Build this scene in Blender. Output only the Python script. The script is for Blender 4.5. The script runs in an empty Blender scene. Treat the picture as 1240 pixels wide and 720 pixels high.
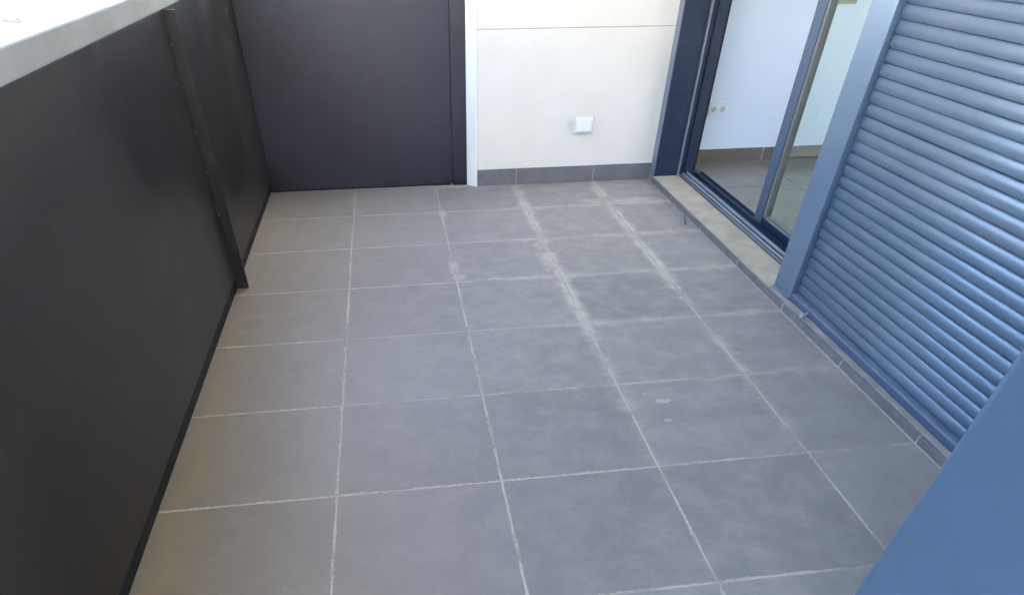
import bpy, bmesh, math, random
from mathutils import Vector, Matrix
random.seed(7)
sc = bpy.context.scene
R = math.radians

# ------------------------------------------------------------------ camera
cam_d = bpy.data.cameras.new("camera"); cam = bpy.data.objects.new("camera", cam_d)
sc.collection.objects.link(cam); sc.camera = cam
cr = Vector((0.99162, -0.12919, 0.0)); cf = Vector((0.0967, 0.7427, -0.6627)).normalized()
cr = (cr - cf*cr.dot(cf)).normalized(); cu = cr.cross(cf)
cam.matrix_world = Matrix(((cr.x, cu.x, -cf.x, 0.3058), (cr.y, cu.y, -cf.y, -1.5887), (cr.z, cu.z, -cf.z, 1.5831), (0, 0, 0, 1)))
cam_d.sensor_width = 36; cam_d.lens = 21.515; cam_d.shift_x = 0.03277; cam_d.shift_y = 0.14773
cam_d.clip_start = 0.02; cam_d.clip_end = 3000

# ------------------------------------------------------------------ light
SUN_EL, SUN_AZ = 50.0, 85.0            # azimuth clockwise from +Y: the sun stands behind the building on the right
w = bpy.data.worlds.new("World"); sc.world = w; w.use_nodes = True
nt = w.node_tree; nt.nodes.clear()
sky = nt.nodes.new("ShaderNodeTexSky"); sky.sky_type = 'NISHITA'; sky.sun_disc = False
sky.sun_elevation = R(SUN_EL); sky.sun_rotation = R(SUN_AZ); sky.air_density = 1.0; sky.dust_density = 4.5; sky.ozone_density = 0.4
bg = nt.nodes.new("ShaderNodeBackground"); bg.inputs[1].default_value = 0.15
wo = nt.nodes.new("ShaderNodeOutputWorld")
nt.links.new(sky.outputs[0], bg.inputs[0]); nt.links.new(bg.outputs[0], wo.inputs[0])
sd = bpy.data.lights.new("sun", 'SUN'); sd.energy = 4.0; sd.angle = R(0.5); sd.color = (1, 0.95, 0.88)
sun = bpy.data.objects.new("sun", sd); sc.collection.objects.link(sun)
tos = Vector((math.cos(R(SUN_EL))*math.sin(R(SUN_AZ)), math.cos(R(SUN_EL))*math.cos(R(SUN_AZ)), math.sin(R(SUN_EL))))
sun.rotation_euler = tos.to_track_quat('Z', 'Y').to_euler(); sun.location = (6, 0, 9)
sc.view_settings.view_transform = 'Standard'; sc.view_settings.look = 'None'
sc.view_settings.exposure = 3.95; sc.view_settings.gamma = 1.0

# ------------------------------------------------------------------ node helpers
class NT:
    def __init__(s, name):
        s.mat = bpy.data.materials.new(name); s.mat.use_nodes = True
        s.t = s.mat.node_tree; s.n = s.t.nodes; s.l = s.t.links
        s.b = s.n["Principled BSDF"]
    def put(s, sock, v):
        if isinstance(v, bpy.types.NodeSocket): s.l.new(v, sock)
        elif isinstance(v, (tuple, list)): sock.default_value = (*v, 1) if len(v) == 3 and len(sock.default_value) == 4 else v
        else: sock.default_value = v
    def m(s, op, a, b=0.0, c=0.0, clamp=False):
        x = s.n.new("ShaderNodeMath"); x.operation = op; x.use_clamp = clamp
        for i, v in enumerate((a, b, c)): s.put(x.inputs[i], v)
        return x.outputs[0]
    def noise(s, vec, scale, detail=4, rough=.55, dist=0.0):
        x = s.n.new("ShaderNodeTexNoise"); s.put(x.inputs["Vector"], vec)
        x.inputs["Scale"].default_value = scale; x.inputs["Detail"].default_value = detail
        x.inputs["Roughness"].default_value = rough; x.inputs["Distortion"].default_value = dist
        return x.outputs["Fac"]
    def pos(s): return s.n.new("ShaderNodeNewGeometry").outputs["Position"]
    def obj(s): return s.n.new("ShaderNodeTexCoord").outputs["Object"]
    def rnd(s): return s.n.new("ShaderNodeObjectInfo").outputs["Random"]
    def xyz(s, v):
        x = s.n.new("ShaderNodeSeparateXYZ"); s.put(x.inputs[0], v); return x.outputs
    def scale(s, v, k):
        x = s.n.new("ShaderNodeVectorMath"); x.operation = 'MULTIPLY'; s.put(x.inputs[0], v); x.inputs[1].default_value = k; return x.outputs[0]
    def ramp(s, f, lo, hi, a=0.0, b=1.0):
        x = s.n.new("ShaderNodeMapRange"); x.interpolation_type = 'SMOOTHSTEP'
        s.put(x.inputs[0], f)
        for i, v in enumerate((lo, hi, a, b)): s.put(x.inputs[i+1], v)
        return x.outputs[0]
    def mix(s, f, a, b):
        x = s.n.new("ShaderNodeMix"); x.data_type = 'RGBA'
        s.put(x.inputs[0], f); s.put(x.inputs[6], a); s.put(x.inputs[7], b); return x.outputs[2]
    def bump(s, h, strength=.3, dist=.002):
        x = s.n.new("ShaderNodeBump"); s.put(x.inputs["Height"], h)
        x.inputs["Strength"].default_value = strength; x.inputs["Distance"].default_value = dist
        s.l.new(x.outputs[0], s.b.inputs["Normal"])
    def set(s, **k):
        for a, v in k.items(): s.put(s.b.inputs[a.replace('_', ' ')], v)
        return s.mat

TX, TY = 0.6, 0.53461      # tile pitch across / along the balcony

def blob(g, px, py, x, y, rx, ry, soft=.5):
    """1 inside an ellipse on the floor, fading to 0: a stain with a shape of its own"""
    a = g.m('DIVIDE', g.m('SUBTRACT', px, x), rx); b = g.m('DIVIDE', g.m('SUBTRACT', py, y), ry)
    d = g.m('ADD', g.m('MULTIPLY', a, a), g.m('MULTIPLY', b, b))
    return g.ramp(d, 1.0, 1.0-soft, 0.0, 1.0)

def mat_tile():
    g = NT("grey_stoneware_tile"); p = g.pos(); X, Y, Z = g.xyz(p)
    n1 = g.noise(p, 3.0, 4, .6); n2 = g.noise(p, 14, 5, .65, .4); n3 = g.noise(p, 70, 4, .7); n4 = g.noise(g.scale(p, (1, 1.2, 1)), 7, 8, .74, .2)
    dx = g.m('PINGPONG', X, TX/2); dy = g.m('PINGPONG', Y, TY/2)
    dxn = g.m('ADD', dx, g.m('MULTIPLY', g.m('SUBTRACT', n2, .5), .085))
    dyn = g.m('ADD', dy, g.m('MULTIPLY', g.m('SUBTRACT', n2, .5), .035))
    # wide efflorescence haze beside the joints: strongest on the third and fourth long joints in the far half
    hx = g.m('POWER', g.ramp(dxn, .10, -.02), 1.5); hy = g.m('POWER', g.ramp(dyn, .085, -.01), 1.6)
    reg = g.m('MULTIPLY', g.ramp(X, .4, 1.3), g.ramp(Y, -.6, 1.5))
    reg = g.m('MULTIPLY', reg, g.ramp(n1, .32, .6, .32, 1.0))
    haze = g.m('MAXIMUM', g.m('MULTIPLY', hx, 1.1), g.m('MULTIPLY', hy, .72))
    rag = g.m('ADD', g.m('MULTIPLY', g.m('SUBTRACT', n4, .5), 1.5), g.m('MULTIPLY', g.m('SUBTRACT', n3, .5), .9))
    haze = g.ramp(g.m('ADD', g.m('MULTIPLY', haze, reg), g.m('MULTIPLY', rag, g.m('MINIMUM', g.m('MULTIPLY', g.m('MULTIPLY', haze, reg), 3.0), .5))), .05, 1.0, 0, .72)
    # clumps of residue
    cl = g.m('MAXIMUM', blob(g, X, Y, 1.17, 1.87, .075, .30, .95), blob(g, X, Y, 1.80, 2.05, .05, .75, .95))
    cl = g.m('MAXIMUM', cl, blob(g, X, Y, .60, 1.80, .035, .14, .9))
    cl = g.m('MAXIMUM', cl, blob(g, X, Y, .605, 2.62, .035, .12, .9))
    cl = g.m('MAXIMUM', cl, blob(g, X, Y, 1.2, 1.25, .06, .30, .95))
    cl = g.m('MAXIMUM', cl, blob(g, X, Y, 1.9, 2.75, .35, .06, .95))
    cl = g.m('MAXIMUM', cl, blob(g, X, Y, .62, 1.66, .05, .05, .9)); cl = g.m('MAXIMUM', cl, blob(g, X, Y, .9, 1.615, .32, .022, .9))
    cl = g.m('MULTIPLY', cl, g.ramp(n4, .38, .62, .15, .62))
    # grout smeared over the tile edges
    sm = g.m('MINIMUM', g.m('ADD', dx, g.ramp(X, -.4, -.5)), dy); sm = g.m('ADD', sm, g.m('MULTIPLY', g.m('SUBTRACT', n3, .42), .02))
    sm = g.m('ADD', sm, g.m('MULTIPLY', g.m('SUBTRACT', n4, .5), .03))
    smear = g.ramp(sm, .009, .001, 0.0, .6)
    # overall powdery film, heavier to the right and far end, wiped streaks
    film = g.m('MULTIPLY', g.ramp(n4, .36, .78), g.ramp(X, -.3, 1.5, .10, .36))
    film = g.m('MULTIPLY', film, g.ramp(Y, -1.0, 1.8, .55, 1.0))
    base_film = g.m('ADD', g.m('MULTIPLY', g.ramp(Y, .2, 3.0, 0.0, .17), g.ramp(X, -.6, .4, .5, 1.0)), g.ramp(X, .6, 2.0, 0, .16))
    d = g.m('MAXIMUM', haze, cl); d = g.m('MAXIMUM', d, smear); d = g.m('ADD', d, g.m('MULTIPLY', film, g.m('SUBTRACT', 1.0, d)))
    d = g.m('ADD', d, base_film)
    # spots seen on the third tile of the right-hand column
    sp = g.m('MULTIPLY', g.m('MULTIPLY', blob(g, g.m('ADD', X, g.m('MULTIPLY', n4, .05)), g.m('ADD', Y, g.m('MULTIPLY', n2, .04)), 1.385, .412, .045, .020, .6), g.ramp(n3, .3, .6, .5, 1)), .7)
    sp = g.m('MAXIMUM', sp, g.m('MULTIPLY', blob(g, X, Y, 1.335, .262, .022, .014, .5), .5))
    sp = g.m('MAXIMUM', sp, g.m('MULTIPLY', blob(g, X, Y, 1.30, .45, .012, .012, .5), .4))
    speck = g.m('MAXIMUM', g.ramp(g.noise(p, 38, 2, .5), .72, .77, 0, .35), g.ramp(g.noise(p, 120, 1, .5), .74, .79, 0, .3))
    d = g.m('MAXIMUM', g.m('MAXIMUM', d, sp), speck)
    d = g.m('MULTIPLY', d, 1.0, clamp=True)
    rn = g.rnd()
    base = g.mix(rn, (.138, .133, .138), (.194, .184, .187))
    base = g.mix(g.ramp(n1, .35, .7, 0, .5), base, (.130, .122, .125))
    base = g.mix(g.ramp(n3, .5, .75, 0, .3), base, (.225, .213, .215))
    # ochre water stain along the foot of the parapet, with a wavy edge
    e = g.m('ADD', X, g.m('MULTIPLY', g.m('SUBTRACT', g.noise(p, 4.5, 3, .5), .5), .22))
    st = g.m('MULTIPLY', g.ramp(e, -.30, -.54), g.ramp(Y, 2.2, .9, .35, 1.0))
    base = g.mix(g.m('MULTIPLY', st, .62), base, (.225, .168, .088))
    band = g.m('MULTIPLY', g.ramp(e, -.60, -.55), g.ramp(e, -.50, -.545)); band = g.m('MULTIPLY', band, g.ramp(Y, 1.6, .3))
    base = g.mix(g.m('MULTIPLY', band, .6), base, (.30, .205, .075))
    warm = g.m('MULTIPLY', g.ramp(X, .9, -.5, 0, .68), g.ramp(Y, 3.0, 1.2, .6, 1.0))
    base = g.mix(warm, base, (.165, .118, .070))
    # ring left by a pot
    a = g.m('SUBTRACT', X, -.49); b = g.m('SUBTRACT', Y, 1.285); rr = g.m('SQRT', g.m('ADD', g.m('MULTIPLY', a, a), g.m('MULTIPLY', b, b)))
    rr = g.m('ADD', rr, g.m('MULTIPLY', g.m('SUBTRACT', n2, .5), .02))
    disc = g.ramp(rr, .09, .02, 0, .35); ring = g.m('MULTIPLY', g.ramp(rr, .05, .075), g.ramp(rr, .105, .075))
    base = g.mix(disc, base, (.120, .112, .095)); base = g.mix(g.m('MULTIPLY', ring, .18), base, (.27, .23, .16))
    col = g.mix(d, base, (.47, .43, .385))
    g.bump(g.m('ADD', g.m('MULTIPLY', n3, .7), n2), .25, .0015)
    return g.set(Base_Color=col, Roughness=g.m('ADD', .46, g.m('MULTIPLY', d, .4), clamp=True), Specular_IOR_Level=.45)

def mat_grout():
    g = NT("cement_grout"); p = g.pos(); X, Y, Z = g.xyz(p); n = g.noise(p, 5, 5, .7, .8); n2 = g.noise(p, 60, 4, .7)
    c = g.mix(g.ramp(n, .40, .54), (.22, .195, .16), (.40, .35, .275))
    c = g.mix(g.ramp(n2, .35, .7, 0, .5), c, (.46, .41, .335))
    g.bump(n2, .5, .002)
    return g.set(Base_Color=c, Roughness=.95)

def mat_paint(name, col, rough=.8, mott=.06, tint=None, sc_=3, bump=.15, spec=.3, metal=0.0):
    g = NT(name); p = g.pos(); n = g.noise(p, sc_, 4, .6); n2 = g.noise(p, sc_*25, 3, .6)
    d = tuple(c*(1-mott*2.5) for c in col) if tint is None else tint
    c = g.mix(g.ramp(n, .3, .7), col, d)
    c = g.mix(g.ramp(n2, .55, .8, 0, .3), c, tuple(x*(1-mott) for x in col))
    if bump: g.bump(g.m('ADD', n, n2), bump, .001)
    return g.set(Base_Color=c, Roughness=g.ramp(n, .3, .7, rough*.92, min(1, rough*1.08)), Specular_IOR_Level=spec, Metallic=metal)

def mat_panel(name="dark_coated_steel", lo=(.010, .0075, .0065), hi=(.019, .016, .014)):
    """coated dark steel sheet: dust streaks, painted lighter towards the lit top, and rubbed patches"""
    g = NT(name); p = g.pos(); X, Y, Z = g.xyz(p)
    n = g.noise(g.scale(p, (1, 1, .6)), 2.2, 4, .55, .3); n2 = g.noise(g.scale(p, (1, 1, .5)), 18, 5, .7); n3 = g.noise(p, 160, 3, .6)
    c = g.mix(g.ramp(n, .35, .7), lo, hi)
    c = g.mix(g.m('MULTIPLY', g.ramp(n2, .52, .72, 0, .4), g.ramp(Z, .9, .1, 1, .3)), c, (.045, .041, .037))  # dust strengthened upward, putting the brighter light at the top into the colour
    c = g.mix(g.ramp(n3, .66, .8, 0, .25), c, (.07, .065, .06))
    g.bump(g.m('ADD', g.m('MULTIPLY', n, 6.0), n3), .12, .0012)
    return g.set(Base_Color=c, Roughness=g.ramp(n, .3, .7, .32, .42), Specular_IOR_Level=.54)

def mat_alu(name, col, rough=.38, dust=(.30, .33, .36), amt=.25, metal=0.0, coat=0.0):
    """powder-coated aluminium with fine dust"""
    g = NT(name); p = g.pos(); n = g.noise(p, 4, 5, .65); n2 = g.noise(p, 30, 5, .75); n3 = g.noise(p, 500, 2, .5)
    c = g.mix(g.ramp(n, .3, .75, 0, .35), col, tuple(x*.88 for x in col))
    c = g.mix(g.ramp(g.m('ADD', g.m('MULTIPLY', n2, .5), g.m('MULTIPLY', n, .8)), .5, .9, 0, amt), c, dust)
    c = g.mix(g.ramp(g.noise(p, 110, 1, .5), .73, .78, 0, .35), c, (.40, .44, .50)); g.bump(n3, .05, .0003)
    return g.set(Base_Color=c, Roughness=g.ramp(n, .3, .7, rough*.93, rough*1.12), Specular_IOR_Level=.5, Metallic=metal, Coat_Weight=coat, Coat_Roughness=.26, Coat_IOR=1.7)

def mat_concrete():
    g = NT("beige_concrete"); p = g.pos(); n = g.noise(p, 5, 5, .65, .5); n2 = g.noise(p, 55, 5, .75); n3 = g.noise(p, 16, 4, .6)
    c = g.mix(g.ramp(n, .3, .7), (.33, .295, .245), (.45, .405, .335))
    c = g.mix(g.ramp(n3, .55, .75, 0, .5), c, (.27, .245, .21))
    c = g.mix(g.ramp(n2, .5, .75, 0, .4), c, (.30, .27, .23))
    g.bump(g.m('ADD', n2, n3), .6, .004)
    return g.set(Base_Color=c, Roughness=.9)

def mat_glass():
    g = NT("greenish_window_glass"); 
    return g.set(Base_Color=(.80, .92, .88), Roughness=.0, Transmission_Weight=1.0, IOR=1.5)

M = dict(
    tile=mat_tile(), grout=mat_grout(), panel=mat_panel(), panelb=mat_panel('blue_black_coated_steel', (.016, .0135, .023), (.022, .021, .034)), concrete=mat_concrete(), glass=mat_glass(),
    wall=mat_paint("cream_render", (.85, .785, .70), .88, .015, (.81, .745, .665), 2.2, .6),
    stile=mat_alu("blue_grey_door_aluminium", (.085, .125, .20), .40, amt=.1, metal=.3),
    bead=mat_paint("grey_brown_glazing_bead", (.16, .165, .165), .5, .05),
    slatd=mat_alu("deep_blue_bar_lacquer", (.06, .10, .19), .4, amt=.1),
    trim=mat_paint("white_trim_paint", (.96, .93, .87), .6, .01),
    skirt=mat_paint("grey_skirting_tile", (.185, .178, .185), .5, .08, None, 9, .2, .4),
    riser=mat_paint("pale_grey_edge_tile", (.135, .13, .145), .6, .12, (.18, .175, .18), 12, .4, .4),
    mortar=mat_paint("light_mortar", (.52, .50, .47), .95, .1, None, 20, .5),
    blue=mat_alu("slate_blue_aluminium", (.185, .27, .39), .38, amt=.14, metal=.6, coat=.4),
    bluep=mat_alu("slate_blue_smooth_cladding", (.28, .46, .71), .32, (.32, .42, .55), .22, .93),
    slat=mat_alu("slate_blue_shutter_lacquer", (.145, .215, .30), .47, (.27, .31, .36), .22, .40, .30),
    navy=mat_alu("dark_blue_frame_aluminium", (.008, .018, .050), .42, (.10, .13, .18), .15),
    edge=mat_alu("pale_edge_lit_jamb_aluminium", (.17, .20, .25), .4),
    rail=mat_alu("bright_aluminium_rail", (.34, .37, .41), .35),
    black=mat_paint("black_rubber_seal", (.012, .012, .014), .6, .05),
    coping=mat_paint("pale_grey_coping_coating", (.37, .365, .33), .7, .05, (.32, .315, .28), 3, .2),
    plastic=mat_paint("white_plastic", (.90, .875, .82), .5, .01, None, 5, .02, .25),
    joint=mat_paint("grey_joint_sealant", (.45, .44, .42), .9, .05),
    socket=mat_paint("pale_room_socket_plastic", (.64, .69, .74), .5, .01, None, 5, .02, .3),
    well=mat_paint("socket_well_grey", (.40, .43, .45), .6, .01),
    ledge=mat_paint("dusty_grey_mortar", (.32, .31, .30), .95, .15, (.24, .23, .22), 14, .5),
    screw=mat_paint("zinc_screw", (.35, .35, .34), .45, .05, None, 5, 0, .5, .7),
    room=mat_paint("sky_tinted_room_paint", (.62, .72, .84), .9, .01, None, 1.5, .1),  # blue of the skylight is put into this paint
    roomt=mat_paint("grey_brown_room_tile", (.19, .175, .155), .30, .08, None, 5, .1, .5),
    roomsk=mat_paint("brown_grey_room_skirting", (.155, .13, .115), .45, .08, None, 5, .1, .4),
    outer=mat_paint("pale_facade_render", (.62, .60, .55), .9, .04, None, 1, .3),
    asphalt=mat_paint("pale_paving", (.36, .34, .30), .9, .1, (.28, .27, .24), .4, .3),
    rooft=mat_paint("roof_gravel_coating", (.3, .29, .27), .9, .1),
    twig=mat_paint("pale_dry_twig", (.40, .38, .35), .9, .1),
    debris=mat_paint("dark_debris", (.11, .10, .09), .9, .1),
    tan=mat_paint("olive_grey_plastic", (.30, .29, .25), .5, .03),
)

# ------------------------------------------------------------------ geometry helpers
def link(o, parent=None):
    sc.collection.objects.link(o)
    if parent is not None: o.parent = parent
    return o

def tag(o, label=None, cat=None, group=None, kind=None):
    if label: o["label"] = label
    if cat: o["category"] = cat
    if group: o["group"] = group
    if kind: o["kind"] = kind
    return o

def thing(name, loc, label, cat, group=None):
    o = bpy.data.objects.new(name, None); o.location = loc; o.empty_display_size = .1
    link(o); return tag(o, label, cat, group)

def add_box(bm, a, b, bev=0.0, seg=2):
    m = bmesh.new()
    bmesh.ops.create_cube(m, size=1.0)
    for v in m.verts:
        v.co = Vector(((a[i]+b[i])/2 + v.co[i]*(b[i]-a[i]) for i in range(3)))
    if bev > 0:
        bmesh.ops.bevel(m, geom=list(m.edges), offset=bev, segments=seg, affect='EDGES', profile=.5)
    me = bpy.data.meshes.new("t"); m.to_mesh(me); m.free(); bm.from_mesh(me); bpy.data.meshes.remove(me)

def finish(name, bm, mat, parent=None, smooth=False):
    """world-space bmesh -> object whose origin is the parent's place"""
    bmesh.ops.recalc_face_normals(bm, faces=bm.faces)
    if parent is not None:
        off = Vector(parent.location)
        if parent.parent: off = off + Vector(parent.parent.location)
        for v in bm.verts: v.co -= off
    me = bpy.data.meshes.new(name); bm.to_mesh(me); bm.free()
    if smooth:
        for p in me.polygons: p.use_smooth = True
    me.materials.append(mat)
    return link(bpy.data.objects.new(name, me), parent)

def box(name, a, b, mat, parent=None, bev=0.0, seg=2):
    bm = bmesh.new(); add_box(bm, a, b, bev, seg); return finish(name, bm, mat, parent)

def add_cyl(bm, p, q, r, n=16, r2=None):
    p, q = Vector(p), Vector(q); d = q-p
    m = Matrix.Translation((p+q)/2) @ d.to_track_quat('Z', 'Y').to_matrix().to_4x4()
    bmesh.ops.create_cone(bm, cap_ends=True, segments=n, radius1=r, radius2=r if r2 is None else r2, depth=d.length, matrix=m)

def cyl(name, p, q, r, mat, parent=None, n=16):
    bm = bmesh.new(); add_cyl(bm, p, q, r, n); return finish(name, bm, mat, parent)

def prism(name, pts, z0, z1, mat, parent=None, bev=0.0):
    """polygon in XY extruded along Z"""
    bm = bmesh.new()
    f = bm.faces.new([bm.verts.new((x, y, z0)) for x, y in pts])
    e = bmesh.ops.extrude_face_region(bm, geom=[f])
    for v in e['geom']:
        if isinstance(v, bmesh.types.BMVert): v.co.z = z1
    if bev: bmesh.ops.bevel(bm, geom=list(bm.edges), offset=bev, segments=2, affect='EDGES')
    return finish(name, bm, mat, parent)

def extr_y(name, pts, y0, y1, mat, parent=None, smooth=False):
    """profile in XZ swept along Y"""
    bm = bmesh.new()
    f = bm.faces.new([bm.verts.new((x, y0, z)) for x, z in pts])
    e = bmesh.ops.extrude_face_region(bm, geom=[f])
    for v in e['geom']:
        if isinstance(v, bmesh.types.BMVert): v.co.y = y1
    return finish(name, bm, mat, parent, smooth)

# ------------------------------------------------------------------ ground far below
gnd = box("ground", (-900, -900, -6.6), (900, 900, -6.4), M['asphalt']); tag(gnd, kind='structure')

# ------------------------------------------------------------------ balcony floor
YN, YF = -3.2, 3.24
floor = box("balcony_floor", (-.70, YN, -.22), (2.25, YF+.06, -.0018), M['grout']); tag(floor, kind='structure')
def tile_mesh(x0, x1, y0, y1, th=.012):
    bm = bmesh.new(); hx, hy = (x1-x0)/2, (y1-y0)/2
    add_box(bm, (-hx, -hy, -th), (hx, hy, 0), .0016, 1)
    bmesh.ops.recalc_face_normals(bm, faces=bm.faces)
    me = bpy.data.meshes.new("tile"); bm.to_mesh(me); bm.free(); me.materials.append(M['tile']); return me
xs = [-.604] + [i*TX for i in range(0, 4)] + [2.252]
ysr = [YN] + [j*TY for j in range(-5, 6)] + [3.2]
cache = {}
J = .0027
for i in range(len(xs)-1):
    for j in range(len(ysr)-1):
        x0, x1, y0, y1 = xs[i]+J, xs[i+1]-J, ysr[j]+J, ysr[j+1]-J
        if i == 0: x0 = -.6175
        if j == len(ysr)-2: y1 = 3.238 if i < 2 else 3.153
        k = (round(x1-x0, 4), round(y1-y0, 4))
        if k not in cache: cache[k] = tile_mesh(x0, x1, y0, y1)
        t = bpy.data.objects.new("tile", cache[k]); link(t, floor)
        t.location = ((x0+x1)/2 + random.uniform(-.0009, .0009), (y0+y1)/2 + random.uniform(-.0009, .0009), random.uniform(-.0005, .0004))
        t.rotation_euler = (random.uniform(-.0012, .0012), random.uniform(-.0012, .0012), random.uniform(-.0012, .0012))
# raised grout smears squeezed out of the joints: small low lumps, each follows its joint
def grout_ridge(pts_w, name="grout_smear"):
    bm = bmesh.new(); prev = None
    for (x, y, wd, h) in pts_w:
        ring = [bm.verts.new((x-wd, y, -.001)), bm.verts.new((x-wd*.45, y, h)), bm.verts.new((x+wd*.5, y, h*.9)), bm.verts.new((x+wd, y, -.001))]
        if prev:
            for a in range(3): bm.faces.new((prev[a], prev[a+1], ring[a+1], ring[a]))
        prev = ring
    return finish(name, bm, M['grout'], floor)
def ridge_x(y0, y1, x, wd):
    n = max(6, int((y1-y0)/.02)); out = []
    for k in range(n+1):
        t = k/n; env = math.sin(math.pi*t)**.5
        out.append((x+random.uniform(-.0025, .0025), y0+(y1-y0)*t, wd*env*random.uniform(.6, 1.25)+.0004, .0016*env+.0002))
    return out
for y0, y1, x, wd in ((1.62, 1.95, .600, .010), (1.40, 1.62, .601, .007), (2.50, 2.73, .600, .009), (.62, 1.5, .599, .0055), (-.75, .60, .598, .0042),
                      (1.65, 2.55, 0, .0048), (-.05, .10, 0, .008), (.12, 1.05, .001, .0045), (1.05, 1.6, .001, .006), (.1, 3.1, 1.2, .0045), (0, 2.9, 1.8, .0045), (-1.2, -.05, 0, .0045)):
    r_ = grout_ridge(ridge_x(y0, y1, x, wd))

# a long smear across one tile on the third row joint
bm = bmesh.new(); prev = None
for k in range(31):
    t = k/30; x = .60 + .60*t; y = 3*TY + random.uniform(-.002, .002) + .004*math.sin(t*5); wd = .0075*random.uniform(.6, 1.2)*math.sin(math.pi*min(1, t*.9+.08))**.5
    ring = [bm.verts.new((x, y-wd, -.001)), bm.verts.new((x, y-wd*.4, .0012)), bm.verts.new((x, y+wd*.4, .0012)), bm.verts.new((x, y+wd, -.001))]
    if prev:
        for a in range(3): bm.faces.new((prev[a], prev[a+1], ring[a+1], ring[a]))
    prev = ring
finish("grout_smear", bm, M['grout'], floor)

# ------------------------------------------------------------------ threshold
sill = box("door_threshold", (2.262, YN, -.22), (2.62, 3.16, .0345), M['concrete'], None, .003); tag(sill, kind='structure')
for j in range(len(ysr)-1):
    y0, y1 = ysr[j]+.004, (3.10 if j == len(ysr)-2 else ysr[j+1]-.004)
    box("edge_tile", (2.2505, y0, -.004), (2.268, y1, .0375+random.uniform(-.0008, .0008)), M['riser'], sill, .0025)
box("mortar_line", (2.2463, YN, -.009), (2.2532, 3.12, .0016), M['mortar'], sill)
box("edge_grout", (2.2535, YN, -.01), (2.266, 3.098, .0335), M['mortar'], sill)
box("mortar_ledge", (2.2685, -.68, .020), (2.2935, 1.262, .0385), M['ledge'], sill, .004)

# ------------------------------------------------------------------ left parapet
par = thing("steel_parapet", (-.6, 0, 0), "long dark coated steel parapet along the left side, under a pale grey coping", "parapet")
def sheet(y0, y1):
    return box("steel_sheet", (-.612, y0, .072), (-.604, y1, 1.2635), M['panel'], par, .002)
sheet(YN, 1.676); sheet(1.700, 3.2122)
box("parapet_core", (-.90, YN, -.22), (-.628, 3.55, 1.262), M['outer'], par)
box("base_recess_strip", (-.627, YN, -.0025), (-.618, 3.235, 1.25), M['black'], par)
fin = box("bracket_fin", (-.611, 1.680, .004), (-.553, 1.696, 1.262), M['panel'], par, .0015)
box("angle_flange", (-.6035, 1.640, .03), (-.599, 1.679, 1.256), M['panel'], par, .001)
for z in (.22, .42, .62, .80, .98, 1.14):
    cyl("screw", (-.599, 1.660, z), (-.5965, 1.660, z), .0055, M['screw'], fin, 10)
box("coping", (-.93, YN, 1.264), (-.596, 3.56, 1.334), M['coping'], par, .006, 3)

# ------------------------------------------------------------------ back parapet and its post
bp = thing("end_parapet_panel", (0, 3.22, 0), "dark blue black steel panel closing the far end of the balcony", "panel")
box("steel_sheet", (-.603, 3.213, .012), (.7365, 3.221, 1.2635), M['panelb'], bp, .002)
box("end_post", (.737, 3.203, .001), (.842, 3.252, 1.2635), M['panelb'], bp, .004)
box("backing_core", (-.627, 3.236, -.22), (.735, 3.545, 1.262), M['outer'], bp)
box("post_backing", (.737, 3.254, -.22), (.842, 3.545, 1.262), M['outer'], bp)
box("base_strip", (-.6175, 3.2225, -.002), (.72, 3.235, 1.25), M['black'], bp)
box("coping", (-.594, 3.19, 1.264), (.842, 3.56, 1.3335), M['coping'], bp, .006, 3)

# ------------------------------------------------------------------ white wall
ww = thing("white_wall", (1.6, 3.3, 0), "cream white rendered wall between the dark end panel and the blue door", "wall")
HT = 4.95
GZ = .985
box("render_panel", (.915, 3.1615, -.22), (2.30, 3.60, GZ-.002), M['wall'], ww, .002)
box("render_panel", (.915, 3.1615, GZ+.002), (2.30, 3.60, HT), M['wall'], ww, .002)
box("joint_backing", (.92, 3.166, GZ-.01), (2.29, 3.5, GZ+.01), M['joint'], ww)
prism("corner_trim", [(.8435, 3.244), (.8435, 3.204), (.902, 3.153), (.913, 3.153), (.913, 3.6), (.8435, 3.6)], -.002, HT, M['trim'], ww, .0015)
for a, b in ((.9155, 1.2085), (1.2135, 1.8045), (1.8095, 2.268)):
    box("skirting_tile", (a, 3.1515, .002), (b, 3.1605, .117), M['skirt'], ww, .0015)
box("skirting_grout", (.916, 3.1545, -.001), (2.262, 3.161, .1155), M['mortar'], ww)

# outdoor socket: rounded white cover, lid with a hinge line, dark gasket
so = thing("weatherproof_socket", (1.694, 3.16, .394), "small white square outdoor socket box on the cream wall", "socket")
box("gasket", (1.625, 3.150, .343), (1.764, 3.1613, .449), M['tan'], so, .004)
box("cover", (1.621, 3.137, .346), (1.759, 3.1505, .452), M['plastic'], so, .008, 3)
box("lid", (1.633, 3.129, .357), (1.747, 3.138, .434), M['plastic'], so, .006, 3)
box("hinge", (1.643, 3.131, .4355), (1.737, 3.1375, .443), M['plastic'], so, .002)

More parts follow.
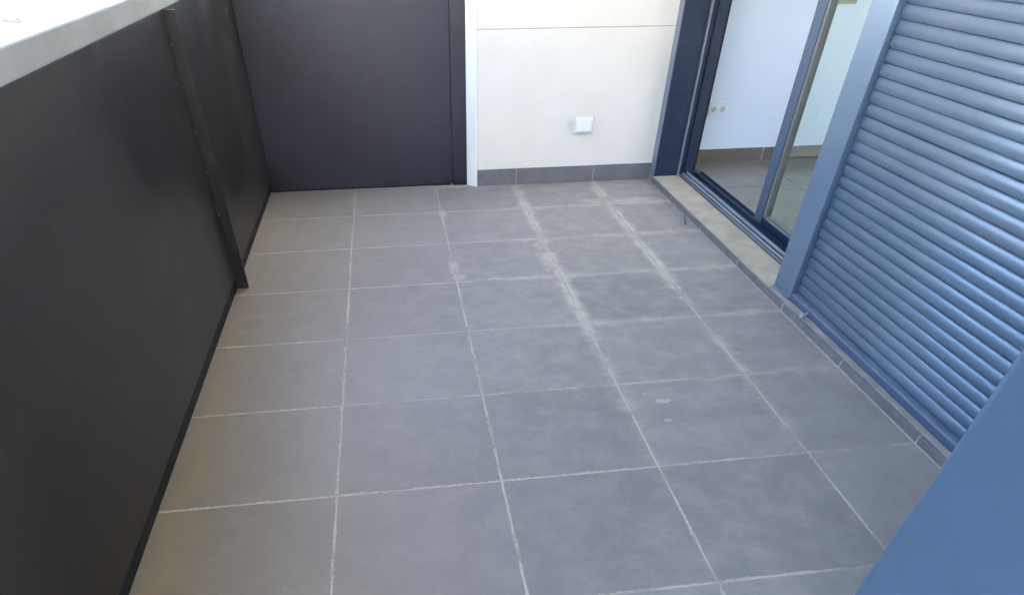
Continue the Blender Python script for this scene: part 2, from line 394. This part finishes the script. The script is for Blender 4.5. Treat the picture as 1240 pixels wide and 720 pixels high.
# ------------------------------------------------------------------ building on the right
bd = thing("apartment_building", (4.5, 0, -6), "pale rendered apartment facade above the blue door and roller shutter", "building")
FX = 2.345
LIN = 2.25
SLX = -.93
box("upper_facade", (FX, -7, LIN), (2.62, 8, HT), M['outer'], bd)
box("roof_slab", (2.6215, -7, HT-.3), (7.5, 8, HT-.004), M['rooft'], bd)
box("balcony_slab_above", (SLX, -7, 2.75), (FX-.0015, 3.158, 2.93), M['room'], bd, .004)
box("pier_between_openings", (2.405, 1.105, .035), (2.60, 1.262, LIN), M['outer'], bd)
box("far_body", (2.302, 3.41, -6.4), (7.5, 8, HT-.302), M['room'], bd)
box("near_body", (2.62, -7, -6.4), (7.5, -2.3, HT-.302), M['outer'], bd)
box("near_facade", (2.345, -7, -6.4), (2.6185, -.76, LIN-.002), M['outer'], bd)
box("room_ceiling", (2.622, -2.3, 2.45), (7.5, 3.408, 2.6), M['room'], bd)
box("lower_body", (-.9, -7, -6.4), (7.49, 3.40, -.2225), M['outer'], bd)
for a, b in ((-2.29, -1.6), (3.0, 3.405)):  # unseen far wall, its window opening added to brighten the room
    box("added_window_pier", (7.2, a, -.2), (7.48, b, 2.449), M['room'], bd)
box("added_window_parapet", (7.2, -1.599, -.2), (7.48, 2.999, 1.55), M['room'], bd)

# unseen building added across the street so its sunlit face lights the balcony
ob = thing("added_opposite_building", (-17, 2, -6.4), "unseen pale apartment block added across the street to light the balcony", "building")
box("facade", (-24, -28, -6.4), (-15, 32, 5.2), M['outer'], ob)
box("roof", (-24.3, -28.3, 5.203), (-14.7, 32.3, 5.5), M['rooft'], ob)
bm = bmesh.new(); add_box(bm, (-.05, -.6, -.8), (.05, .6, .8), .01, 1); wm = bpy.data.meshes.new("window"); bm.to_mesh(wm); bm.free(); wm.materials.append(M['navy'])
for zz in (-4.6, -1.7, 1.2, 3.9):
    for yy in range(-25, 31, 5):
        o = bpy.data.objects.new("window", wm); link(o, ob); o.location = Vector((-15.0, yy, zz)) - ob.location

# room behind the door
rf = box("room_floor", (2.66, -2.3, -.222), (7.2, 3.398, .0255), M['mortar']); tag(rf, kind='structure')
cache2 = None
for i in range(4):
    for j in range(5):
        x0 = 2.67+i*.6; y1 = 3.396-j*.6
        if cache2 is None:
            bm = bmesh.new(); add_box(bm, (-.2975, -.2975, -.008), (.2975, .2975, 0), .001, 1)
            cache2 = bpy.data.meshes.new("tile"); bm.to_mesh(cache2); bm.free(); cache2.materials.append(M['roomt'])
        t = bpy.data.objects.new("tile", cache2); link(t, rf); t.location = (x0+.3, y1-.3, .030)
rw = thing("room_wall", (3.6, 3.4, 0), "bluish white room wall seen through the open balcony door", "wall")
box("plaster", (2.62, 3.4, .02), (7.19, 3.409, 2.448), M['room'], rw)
for k in range(5):
    a = 2.63 + k*.6 + (.06 if k else 0); b = 2.63+(k+1)*.6+.055
    box("skirting_tile", (a, 3.391, .0305), (b, 3.3995, .127), M['roomsk'], rw, .001)
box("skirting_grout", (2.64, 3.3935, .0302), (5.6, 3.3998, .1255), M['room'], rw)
s2 = thing("wall_socket", (2.815, 3.4, .415), "faint white double power socket low on the room wall", "socket")
box("plate", (2.742, 3.391, .365), (2.888, 3.3995, .468), M['socket'], s2, .003)
for xx in (2.780, 2.850):
    bm = bmesh.new(); add_cyl(bm, (xx, 3.3925, .4165), (xx, 3.388, .4165), .027, 20); rr_ = finish("socket_rim", bm, M['socket'], s2)
    cyl("socket_well", (xx, 3.3895, .4165), (xx, 3.387, .4165), .020, M['well'], rr_, 16)
gb = thing("wall_box", (3.585, 3.4, 1.12), "small olive grey box high on the room wall behind the glass", "wall box")
box("housing", (3.505, 3.372, 1.066), (3.667, 3.3995, 1.20), M['tan'], gb, .004)
box("front_plate", (3.520, 3.367, 1.082), (3.652, 3.3725, 1.186), M['tan'], gb, .003)

# ------------------------------------------------------------------ blue sliding door
sd_ = thing("sliding_door", (2.5, 3.1, 0), "open sliding glass door with dark blue frame beside the white wall", "door")
box("outer_jamb", (2.268, 3.098, .0347), (2.452, 3.3985, LIN-.002), M['navy'], sd_, .002)
box("lit_jamb_edge", (2.2625, 3.096, .0347), (2.2725, 3.1605, LIN-.002), M['edge'], sd_, .0012)  # jamb side that catches more light, its brightness put into a paler colour
box("guide_edge", (2.4535, 3.086, .0347), (2.4665, 3.12, LIN-.002), M['edge'], sd_, .0015)
box("guide_channel", (2.4535, 3.122, .0347), (2.5145, 3.3985, LIN-.002), M['navy'], sd_, .0015)
box("inner_jamb", (2.516, 3.112, .0347), (2.585, 3.3985, LIN-.002), M['navy'], sd_, .002)
box("jamb_seal", (2.5865, 3.135, .0347), (2.612, 3.39, LIN-.002), M['black'], sd_, .002)
# floor track: base, raised rails of different height
box("sill_groove", (2.470, -.75, .0350), (2.4785, 3.094, .0358), M['black'], sd_)
box("track_drip_edge", (2.4795, -.75, .0349), (2.4985, 3.084, .0385), M['edge'], sd_, .001)
tr = box("track_base", (2.500, -.75, .0351), (2.664, 3.11, .0425), M['navy'], sd_, .001)
box("track_lip", (2.5005, -.75, .0428), (2.5095, 3.108, .0510), M['rail'], tr, .001)
box("track_rail", (2.5365, -.75, .0428), (2.5415, 3.108, .0600), M['rail'], tr, .001)
box("track_rail", (2.5645, -.75, .0428), (2.5685, 3.108, .0550), M['navy'], tr, .001)
box("track_rail", (2.592, -.75, .0428), (2.598, 3.108, .0600), M['navy'], tr, .001)
box("track_rail", (2.652, -.75, .0428), (2.660, 3.108, .0560), M['navy'], tr, .001)
# sliding leaf, pushed towards the shutter
lf = box("leaf_stile", (2.612, 2.063, .052), (2.648, 2.152, LIN-.05), M['stile'], sd_, .002)
box("stile_seal", (2.6125, 2.046, .11), (2.640, 2.0625, LIN-.1), M['black'], lf, .002)
box("stile_bead", (2.606, 2.022, .11), (2.650, 2.0455, LIN-.1), M['bead'], lf, .002)
box("leaf_bottom_rail", (2.612, 1.15, .052), (2.648, 2.0618, .098), M['navy'], sd_, .002)
box("glazing_bead", (2.608, 1.15, .0985), (2.618, 2.021, .1065), M['edge'], sd_, .001)
box("leaf_top_rail", (2.612, 1.15, LIN-.13), (2.648, 2.0618, LIN-.05), M['navy'], sd_, .002)
box("glass_pane", (2.624, 1.12, .0985), (2.630, 2.0455, LIN-.1305), M['glass'], sd_)
# fixed lintel box
box("head_frame", (2.455, 1.27, LIN-.048), (2.66, 3.084, LIN-.002), M['navy'], sd_, .002)

# ------------------------------------------------------------------ roller shutter
rs = thing("roller_shutter", (2.33, .3, .04), "closed slate blue roller shutter of curved slats beside its guide post", "shutter")
gp = box("guide_post", (2.300, 1.1035, .048), (2.404, 1.266, LIN-.002), M['blue'], rs, .003, 3)
box("post_foot", (2.2950, 1.110, .0352), (2.400, 1.268, .0478), M['edge'], rs, .0012)
PIT, YS0, YS1 = .0489, -.72, 1.0985
def slat_mesh():
    """curved outer face with a hooked lower lip; profile in XZ, swept along Y"""
    pr = []
    n = 9
    for k in range(n+1):
        t = k/n
        x = -.0080*math.sin(math.pi*(t**1.0))**.85
        pr.append((x, .0006 + t*(PIT-.0016)))
    prof = [(.0065, PIT-.0012)] + pr[::-1] + [(.0065, .0015)]
    bm = bmesh.new()
    L = YS1-YS0; sec = 1
    rings = []
    for s in range(2):
        rings.append([bm.verts.new((x, s*L, z)) for x, z in prof])
    m = len(prof)
    for k in range(m):
        f = bm.faces.new((rings[0][k], rings[0][(k+1) % m], rings[1][(k+1) % m], rings[1][k]))
        f.smooth = 1 <= k <= n
    bm.faces.new(rings[0]); bm.faces.new(rings[1][::-1])
    bmesh.ops.recalc_face_normals(bm, faces=bm.faces)
    me = bpy.data.meshes.new("slat"); bm.to_mesh(me); bm.free(); me.materials.append(M['slat']); return me
sm = slat_mesh()
Z0 = .0790
k = 0
while Z0 + k*PIT < LIN-.05:
    o = bpy.data.objects.new("slat", sm); link(o, rs)
    o.location = Vector((2.334+random.uniform(-.0007, .0007), YS0, Z0+k*PIT)) - rs.location
    o.rotation_euler = (random.uniform(-.0004, .0004), random.uniform(-.006, .006), random.uniform(-.0004, .0004))
    k += 1
box("slat_backing", (2.346, YS0, .06), (2.352, YS1, LIN-.01), M['navy'], rs)
box("bottom_bar", (2.3000, YS0, .0392), (2.344, YS1, .0700), M['slatd'], rs, .0015)
box("bar_ridge", (2.2975, YS0, .0705), (2.3075, YS1, .0745), M['edge'], rs, .0012)
box("bar_top", (2.308, YS0, .0703), (2.344, YS1, .0785), M['slat'], rs, .001)
bm = bmesh.new(); add_cyl(bm, (2.2995, .925, .0545), (2.262, .912, .0545), .0085, 18); add_cyl(bm, (2.262, .912, .0545), (2.256, .910, .0545), .0105, 18)
finish("stop_peg", bm, M['rail'], rs)

# ------------------------------------------------------------------ blue clad pier in the foreground
pier = thing("blue_cladding_pier", (1.9, -1.4, 0), "smooth slate blue metal clad pier corner close to the camera at right", "pier")
bm = bmesh.new()
add_box(bm, (1.452, -2.25, .001), (2.247, -.727, 2.9), .026, 6)
for f in bm.faces: f.smooth = True
box_o = finish("cladding", bm, M['bluep'], pier)
box("base_flashing", (1.444, -2.258, .0005), (1.4505, -.74, .07), M['blue'], pier, .002)

# ------------------------------------------------------------------ small things
tw = bmesh.new(); add_cyl(tw, (2.19, 2.235, .003), (2.222, 2.335, .020), .0045, 8, .003)
tag(finish("debris_sliver", tw, M['debris']), "thin dark sliver lying on the floor beside the beige threshold", "debris")
tw = bmesh.new()
for a, b, r_ in (((-.790, .735, 1.337), (-.752, .700, 1.339), .003), ((-.752, .700, 1.339), (-.722, .690, 1.337), .0026), ((-.765, .71, 1.338), (-.745, .735, 1.338), .002)):
    add_cyl(tw, a, b, r_, 8)
tag(finish("dry_twig", tw, M['twig']), "faint dry twig lying on the sunlit parapet coping", "twig")
